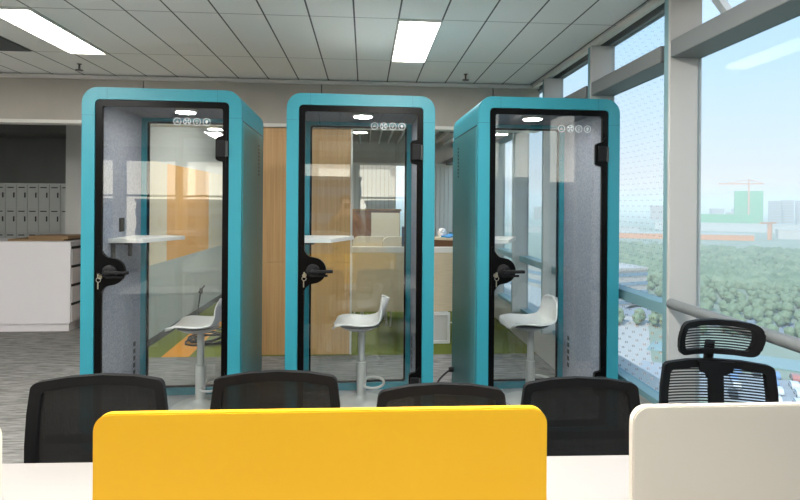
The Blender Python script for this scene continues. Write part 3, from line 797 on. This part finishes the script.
# ------------------------------------------------------------------ the city outside
GZ = -43.4
pbr('ground_park', '7F8C78', .95, noise=('9EA697', .02, 5, (1, 1, 1), .25))
pbr('road', '959BA4', .9)
pbr('tree_hazy', '87957A', .95, noise=('5F755C', .09, 5, (1, 1, 1), .2))  # paled grey green, part of the haze is put into the colour
pbr('net_green', '128A3C', .9, noise=('2AA558', .06, 3, (1, 1, 2), .3))
pbr('tower_pale', '8F8A88', .9); pbr('tower_warm', '8E7468', .9); pbr('building_white', 'B4B4B3', .8)
pbr('orange_steel', 'D08A55', .8); pbr('roof_pale', 'B8B4B0', .8); pbr('roof_red', 'C9877C', .8); pbr('win_blue', '7E97AA', .5); pbr('dark_city', '6E747C', .9)
tag(obj('city_ground', B(5, 6000, -4000, 7000, GZ-2, GZ), 'ground_park'), 'hazy flat city ground far below the window', 'ground')['kind'] = 'structure'
def road(pts, w, lb):
    bm = bmesh.new()
    for i in range(len(pts)-1):
        a = Vector(pts[i]+(0,)); b = Vector(pts[i+1]+(0,)); n = (b-a).normalized().cross(Vector((0, 0, 1)))*w/2
        q = [bm.verts.new(Vector((p.x, p.y, GZ+zz))) for zz in (.1, .4) for p in (a+n, b+n, b-n, a-n)]
        for f_ in ((0, 1, 2, 3), (7, 6, 5, 4), (0, 4, 5, 1), (1, 5, 6, 2), (2, 6, 7, 3), (3, 7, 4, 0)): bm.faces.new([q[k] for k in f_])
    bmesh.ops.recalc_face_normals(bm, faces=bm.faces)
    tag(obj('road', bm, 'road'), lb, 'road')
road([(60, 330), (112, 222), (155, 184), (260, 95), (420, -60)], 26, 'wide pale road running past the park below the window')
if False: road([(300, 900), (430, 640), (620, 470), (1100, 250)], 22, 'pale distant road beyond the park trees')
def building(x, y, w, d, h, mat, lb, cat='building', floors=0, name='city_building', rz=0, group=None):
    t = thing(name, lb, cat, (x, y, GZ), rz, group)
    obj('walls', B(-w/2, w/2, -d/2, d/2, 0, h), mat, t)
    obj('roof', B(-w/2-.5, w/2+.5, -d/2-.5, d/2+.5, h, h+1.2), 'roof_pale' if mat != 'net_green' else mat, t)
    if floors:
        g = bmesh.new()
        for k in range(floors):
            z = h*(k+.35)/floors; bx(g, -w/2-.3, w/2+.3, -d/2-.3, d/2+.3, z, z+h/floors*.38)
        obj('window_band', g, 'win_blue', t)
    return t
building(892, 1180, 55, 44, 80, 'net_green', 'tall building wrapped in green construction netting under a crane', 'building', name='netted_building', rz=-.6)
building(800, 1150, 135, 40, 26, 'net_green', 'long low building in green netting beside the tall netted one', 'building', name='netted_building', rz=-.6)
cr = thing('tower_crane', 'tower crane standing over the green netted building', 'crane', (878, 1160, GZ), -.35)
obj('mast', B(-1.5, 1.5, -1.5, 1.5, 0, 96), 'orange_steel', cr); obj('jib', B(-62, 30, -1.2, 1.2, 96, 98.5), 'orange_steel', cr); obj('tie', tube(bmesh.new(), [(-45, 0, 98), (0, 0, 107), (28, 0, 98)], .7, 6), 'orange_steel', cr); obj('tower_top', B(-1, 1, -1, 1, 98.5, 107), 'orange_steel', cr)
cr2 = thing('tower_crane', 'low orange crane mast in front of the green netted building', 'crane', (548, 684, GZ), .4)
obj('mast', B(-2, 2, -2, 2, 0, 22), 'orange_steel', cr2); obj('jib', B(-22, 14, -1, 1, 22, 24), 'orange_steel', cr2)
for i, (x, y, h) in enumerate(((1021, 1259, 59), (1062, 1268, 61), (1106, 1275, 60), (1150, 1283, 56))):
    building(x, y, 25, 20, h, 'tower_warm', ['pale apartment tower just right of the green netted building', 'second apartment tower right of the green netted building', 'third apartment tower near the right edge', 'fourth apartment tower at the right edge', 'lower apartment block behind the green netting'][i], 'building', 9, 'apartment_tower', -.6, 'apartment towers on the horizon')
building(700, 900, 330, 40, 13, 'building_white', 'long flat white building below the green netted buildings', rz=-.62)
building(430, 706, 180, 30, 7, 'orange_steel', 'low orange steel frame site far behind the trees', rz=-.3)
building(640, 690, 120, 40, 12, 'roof_pale', 'pale flat roofed hall right of the orange crane', rz=-.6)
building(330, 850, 220, 24, 10, 'building_white', 'long pale hall beyond the trees seen through the dotted pane', rz=-.2)
building(100, 245, 46, 40, 16, 'roof_pale', 'pale roofed block far below the dotted lower pane', floors=4, rz=.3)
building(60, 198, 28, 44, 10, 'building_white', 'white roofed low building at the foot of the tower', floors=3, rz=.3)
building(126, 292, 40, 30, 11, 'roof_red', 'red roofed building beside the pale block below', rz=.3)
for i in range(26):
    x = 560+i*62+random.uniform(-20, 20); y = 1600+random.uniform(-100, 300)-max(0, i-8)*36
    building(x, y, random.uniform(26, 46), 30, random.uniform(16, 46), random.choice(['tower_pale', 'building_white', 'tower_warm']), 'hazy low rise building on the far horizon', 'building', group='hazy buildings on the horizon', name='horizon_building', rz=-.4)
# skyline on the other side, mirrored in the booth doors
for i in range(5):
    building(122+i*46, -150-random.uniform(0, 30)+i*8, 32, 30, random.choice([42, 46, 50, 54, 44]), 'dark_city', 'city block to the rear that shows mirrored in the booth glass', 'building', 6, group='city blocks mirrored in the booth glass', name='city_block')
for i in range(10):
    building(-170+i*28, -170-random.uniform(0, 40), 25, 26, random.choice([41, 45, 49, 53, 44]), 'dark_city', 'city block to the rear that shows mirrored in the booth glass', 'building', 6, group='city blocks mirrored in the booth glass', name='city_block')
# trees: nearest as single trees, the wood beyond as one mass
def crown(r, seed):
    g = bmesh.new(); rnd = random.Random(seed)
    for k in range(5):
        t2 = bmesh.new(); bmesh.ops.create_icosphere(t2, subdivisions=2, radius=r*rnd.uniform(.5, .75))
        for v in t2.verts: v.co *= rnd.uniform(.86, 1.14)
        merge(g, t2, Matrix.Translation((rnd.uniform(-.4, .4)*r, rnd.uniform(-.4, .4)*r, r*(1+rnd.uniform(-.2, .5)))))
    return g
def make_tree(seed):
    t = thing('tree', 'broad green tree in the park below the window', 'tree', group='park trees below the window')
    obj('crown', crown(2.4, seed), 'tree_hazy', t); obj('trunk', lathe(bmesh.new(), [(.4, 0), (.25, 4)], 6), 'brown_panel', t)
    return t
base = [make_tree(i) for i in range(3)]
spots = []
while len(spots) < 220:
    dd = random.uniform(215, 335); a = math.radians(random.uniform(25, 47)); p = (dd*math.sin(a), dd*math.cos(a))
    if (p[0]-100)**2+(p[1]-245)**2 < 1600 or (p[0]-126)**2+(p[1]-292)**2 < 1000: continue
    if all((p[0]-q[0])**2+(p[1]-q[1])**2 > 20 for q in spots): spots.append(p)
for i, p in enumerate(spots):
    o = base[i] if i < 3 else copy_tree(base[i % 3])
    s = random.uniform(.8, 1.25); o.location = (p[0], p[1], GZ+.0); o.scale = (s, s, s)
wm = bmesh.new()
for i in range(3200):
    dd = 345+300*random.random()**1.3; a = math.radians(random.uniform(22, 50)); r = random.uniform(2.4, 4.4)
    t2 = bmesh.new(); bmesh.ops.create_icosphere(t2, subdivisions=1, radius=r)
    for v in t2.verts: v.co *= random.uniform(.8, 1.2)
    merge(wm, t2, Matrix.Translation((dd*math.sin(a), dd*math.cos(a), GZ+r*.55)))
tag(obj('woodland', wm, 'tree_hazy'), 'mass of hazy green trees across the park beyond the nearest ones', 'trees', kind='stuff')

# car park and low sheds right below the window
pbr('asphalt', 'A5A9AE', .9); pbr('car_white', 'DADCDE', .35); pbr('car_blue', '7C9CC4', .35); pbr('car_dark', '3C4248', .35); pbr('car_red', 'BC8078', .35); pbr('water', '7F9C9C', .2)
tag(obj('canal', prism_xy([(88, 160), (150, 112), (215, 60), (221, 69), (158, 122), (96, 170)], GZ+.05, GZ+.35), 'water'), 'narrow grey green canal crossing below the rail at the right', 'canal')
tag(obj('car_park', prism_xy([(66, 128), (112, 100), (126, 118), (80, 148)], GZ+.05, GZ+.45), 'asphalt'), 'grey car park far below the window rail', 'car park')
tag(obj('paved_yard', prism_xy([(48, 110), (64, 104), (84, 150), (118, 214), (70, 226), (40, 150)], GZ+.01, GZ+.04), 'roof_pale'), 'pale paved yard seen down through the dotted lower pane', 'yard')
def make_car():
    t = thing('car', 'tiny car parked in the lot far below the window', 'car', group='cars parked far below the window')
    g = bmesh.new(); slab(g, [(-2.2, .3), (2.2, .3), (2.25, .75), (1.5, .95), (.9, 1.42), (-1.2, 1.42), (-1.9, .95), (-2.25, .85)], -.85, .85); b_ = obj('body', g, 'car_white', t)
    g = bmesh.new(); slab(g, [(-1.7, .95), (1.35, .95), (.85, 1.36), (-1.1, 1.36)], -.87, .87); obj('windows', g, 'win_blue', t)
    for sx in (-1.35, 1.35):
        for sy in (-.8, .8):
            g = bmesh.new(); tube(g, [(sx, sy-.1, .32), (sx, sy+.1, .32)], .32, 12); obj('wheel', g, 'matte_black', t)
    return t
car0 = make_car(); paints = []
for mt in ('car_white', 'car_blue', 'car_dark', 'car_red'):
    me = car0.children[0].data.copy(); me.materials.clear(); me.materials.append(MATS[mt]); paints.append(me)
n_ = 0
for r_ in range(4):
    for c_ in range(9):
        if random.random() < .2: continue
        o = car0 if n_ == 0 else copy_tree(car0); n_ += 1
        x = 76+c_*3.6+r_*4.2; y = 126-c_*2.2+r_*5.6
        if r_ % 2: x += .8
        o.location = (x, y, GZ+.46); o.rotation_euler = (0, 0, 1.05)
        for ch_ in o.children:
            if ch_.name.split('.')[0] == 'body': ch_.data = random.choice(paints)
building(146, 100, 34, 12, 7, 'building_white', 'long low shed beside the canal below the window rail', floors=1, rz=-.55)

# ------------------------------------------------------------------ photographer (mirrored in the booth doors)
pbr('skin', 'C99C82', .55); pbr('coat', '3A3634', .9); pbr('trousers', '24262C', .9); pbr('hair', '15110F', .6); pbr('shoe', '191919', .5); pbr('eye_white', 'E8E4DE', .3)
def skin_obj(name, verts, edges, rad, mat, parent, root=0, lv=2):
    me = bpy.data.meshes.new(name); me.from_pydata(verts, edges, [])
    o = bpy.data.objects.new(name, me); C.objects.link(o); o.parent = parent
    q = bmesh.new(); q.from_mesh(me); ly = q.verts.layers.skin.verify(); q.verts.ensure_lookup_table()
    for i, r_ in enumerate(rad):
        q.verts[i][ly].radius = r_ if isinstance(r_, tuple) else (r_, r_); q.verts[i][ly].use_root = (i == root)
    q.to_mesh(me); q.free()
    m = o.modifiers.new('skin', 'SKIN'); m.use_smooth_shade = True
    s_ = o.modifiers.new('sub', 'SUBSURF'); s_.levels = lv; s_.render_levels = lv
    me.materials.append(MATS[mat]); return o
pe = thing('person', 'person in a dark coat holding up a phone, seen mirrored in the middle booth door', 'person', (0, -.46, 0), 0)
V = [(0, 0, .95), (0, -.01, 1.12), (0, 0, 1.30), (0, .01, 1.41), (0, .02, 1.48), (0, .045, 1.56), (0, .05, 1.64), (0, .04, 1.70)]
Rd = [(.15, .10), (.13, .09), (.165, .10), (.10, .07), (.052, .052), (.062, .075), (.072, .088), (.052, .062)]
Ed = [(i, i+1) for i in range(7)]
for s in (-1, 1):
    b0 = len(V)
    V += [(s*.17, .0, 1.385), (s*.235, .10, 1.20), (s*.12, .315, 1.42), (s*.085, .375, 1.51), (s*.078, .395, 1.545)]
    Rd += [.062, .045, .032, .026, (.034, .018)]
    Ed += [(3, b0), (b0, b0+1), (b0+1, b0+2), (b0+2, b0+3), (b0+3, b0+4)]
    b1 = len(V)
    V += [(s*.095, 0, .88), (s*.105, .015, .50), (s*.11, -.01, .10), (s*.11, .10, .045)]
    Rd += [.092, .058, .042, (.042, .03)]
    Ed += [(0, b1), (b1, b1+1), (b1+1, b1+2), (b1+2, b1+3)]
bd = skin_obj('body', V, Ed, Rd, 'skin', pe)
for s in (-1, 1):                         # fingers curl round the phone from both sides
    for k, (dz, ln) in enumerate(((.0, .9), (.019, 1.), (.038, .95), (.056, .8))):
        z = 1.548+dz
        skin_obj('finger', [(s*.078, .395, 1.55+dz*.5), (s*.074, .427, z+.004), (s*.056, .440, z+.008), (s*(.056-.022*ln), .438, z+.010)], [(0, 1), (1, 2), (2, 3)], [.010, .009, .008, .0065], 'skin', bd)
    skin_obj('thumb', [(s*.074, .39, 1.55), (s*.062, .395, 1.585), (s*.042, .398, 1.607)], [(0, 1), (1, 2)], [.012, .0105, .008], 'skin', bd)
    g = bmesh.new(); bmesh.ops.create_uvsphere(g, u_segments=10, v_segments=8, radius=.012); obj('eye', g, 'eye_white', bd, smooth=True, loc=(s*.031, .127, 1.632))
    g = bmesh.new(); bmesh.ops.create_uvsphere(g, u_segments=10, v_segments=8, radius=.02)
    g.transform(Matrix.Diagonal((.35, .8, 1.4, 1))); obj('ear', g, 'skin', bd, smooth=True, loc=(s*.073, .045, 1.625))
skin_obj('nose', [(0, .125, 1.635), (0, .145, 1.600), (0, .125, 1.592)], [(0, 1), (1, 2)], [.008, .013, .010], 'skin', bd)
g = bmesh.new(); bmesh.ops.create_uvsphere(g, u_segments=12, v_segments=8, radius=.02); g.transform(Matrix.Diagonal((1.1, .4, .35, 1))); obj('mouth', g, 'car_red', bd, smooth=True, loc=(0, .122, 1.568))
g = bmesh.new(); bmesh.ops.create_uvsphere(g, u_segments=24, v_segments=16, radius=.1)
for v in g.verts:
    v.co = Vector((v.co.x*.9, v.co.y*1.05, v.co.z*.98))
    if v.co.y > .03 and v.co.z < .035: v.co.y = .03; v.co.z = max(v.co.z, -.02)
obj('hair', g, 'hair', bd, smooth=True, loc=(0, .03, 1.66))
cv = [(0, 0, .80), (0, -.01, 1.08), (0, 0, 1.30), (0, .01, 1.415)]; cr_ = [(.215, .165), (.185, .14), (.20, .135), (.10, .075)]; ce = [(0, 1), (1, 2), (2, 3)]
for s in (-1, 1):
    b0 = len(cv); cv += [(s*.175, .0, 1.385), (s*.24, .10, 1.20), (s*.125, .31, 1.415)]; cr_ += [.08, .062, .046]; ce += [(3, b0), (b0, b0+1), (b0+1, b0+2)]
skin_obj('coat', cv, ce, cr_, 'coat', pe)
tv = [(0, 0, .93), (0, 0, 1.06)]; tr_ = [(.165, .125), (.15, .11)]; te = [(0, 1)]
for s in (-1, 1):
    b0 = len(tv); tv += [(s*.098, 0, .84), (s*.107, .015, .50), (s*.112, -.01, .10)]; tr_ += [.108, .076, .062]; te += [(0, b0), (b0, b0+1), (b0+1, b0+2)]
    g = bmesh.new(); grid_surf(g, lambda u, v: (s*.112+(v-.5)*.10*(1-.3*u*u), -.075+.27*u, .012+.075*(1-u)**.6*(1-(2*v-1)**4)+.035*(1-(2*v-1)**4)), 10, 8, .012); obj('shoe', g, 'shoe', pe, smooth=True)
skin_obj('trousers', tv, te, tr_, 'trousers', pe)
ph = thing('phone', 'black phone held up by the person in the dark coat', 'phone', (0, -.045, 1.585)); obj('body', B(-.08, .08, -.004, .004, -.037, .04, bev=.003), 'black', ph)

# haze over the city
def haze():
    m, nt, out = new_mat('haze')
    v = N(nt, 'ShaderNodeVolumeScatter'); v.inputs['Color'].default_value = (1, .975, .97, 1); v.inputs['Density'].default_value = .0007; v.inputs['Anisotropy'].default_value = 0
    nt.links.new(v.outputs[0], out.inputs['Volume'])
    o = obj('haze', B(30, 2900, -300, 3400, GZ+.6, 45), m); tag(o, 'thin pale haze lying over the city', 'haze', kind='stuff')
HAZE = True
if HAZE: haze()

# ------------------------------------------------------------------ light
w = bpy.data.worlds.new('sky'); S.world = w; w.use_nodes = True
nt = w.node_tree; L = nt.links.new
bg = nt.nodes['Background']
tc = N(nt, 'ShaderNodeTexCoord'); sx = N(nt, 'ShaderNodeSeparateXYZ'); L(tc.outputs['Generated'], sx.inputs[0])
r = N(nt, 'ShaderNodeValToRGB'); L(sx.outputs[2], r.inputs[0])
E_ = r.color_ramp.elements
E_[0].position = 0; E_[0].color = rgb('E0D6D8')
E_[1].position = 1; E_[1].color = rgb('7FB2E0')
for p, c in ((.04, 'E2DADC'), (.10, 'D3DBE6'), (.22, 'C0D8EC'), (.40, 'A9CFEE')):
    e = E_.new(p); e.color = rgb(c)
# warm glow low in the sky on the side behind the viewer
wy = math_n(nt, 'MULTIPLY_ADD', sx.outputs[1], -1.2, -.15); wy = math_n(nt, 'MINIMUM', math_n(nt, 'MAXIMUM', wy, 0.), 1.)
wz = math_n(nt, 'MAXIMUM', math_n(nt, 'SUBTRACT', 1., math_n(nt, 'MULTIPLY', math_n(nt, 'ABSOLUTE', sx.outputs[2]), 2.2)), 0.)
wk = math_n(nt, 'MULTIPLY', wy, wz)
sc_ = N(nt, 'ShaderNodeVectorMath', operation='SCALE'); sc_.inputs[0].default_value = (2.6, 2.05, 1.45); L(wk, sc_.inputs['Scale'])
ad = N(nt, 'ShaderNodeVectorMath', operation='ADD'); L(r.outputs[0], ad.inputs[0]); L(sc_.outputs[0], ad.inputs[1])
L(ad.outputs[0], bg.inputs[0]); bg.inputs[1].default_value = .58
sd = bpy.data.lights.new('sun', 'SUN'); sd.energy = 1.9; sd.angle = .03; sd.color = (1, .93, .82)
so = bpy.data.objects.new('sun', sd); C.objects.link(so); so.rotation_euler = Vector((.55, .45, -.62)).to_track_quat('-Z', 'Y').to_euler()

# ------------------------------------------------------------------ camera
cd = bpy.data.cameras.new('camera'); cam = bpy.data.objects.new('camera', cd); C.objects.link(cam)
cd.sensor_width = 36; cd.sensor_fit = 'HORIZONTAL'; cd.lens = 36*530/800
cd.shift_y = -46/800; cd.clip_start = .05; cd.clip_end = 20000
cam.matrix_world = Matrix.Translation((0, 0, 1.62)) @ Matrix.Rotation(math.radians(-3.78), 4, 'Z') @ Matrix.Rotation(PI/2, 4, 'X') @ Matrix.Rotation(.0075, 4, 'Z')
S.camera = cam
S.view_settings.view_transform = 'Standard'; S.view_settings.look = 'None'
S.view_settings.gamma = 1; S.view_settings.use_curve_mapping = False
S.view_settings.exposure = 1.3
S.cycles.max_bounces = 12; S.cycles.volume_bounces = 4; S.cycles.transparent_max_bounces = 24; S.cycles.diffuse_bounces = 5; S.cycles.glossy_bounces = 5
S.cycles.use_denoising = True; S.cycles.sample_clamp_indirect = 4
S.cycles.caustics_reflective = False; S.cycles.caustics_refractive = False
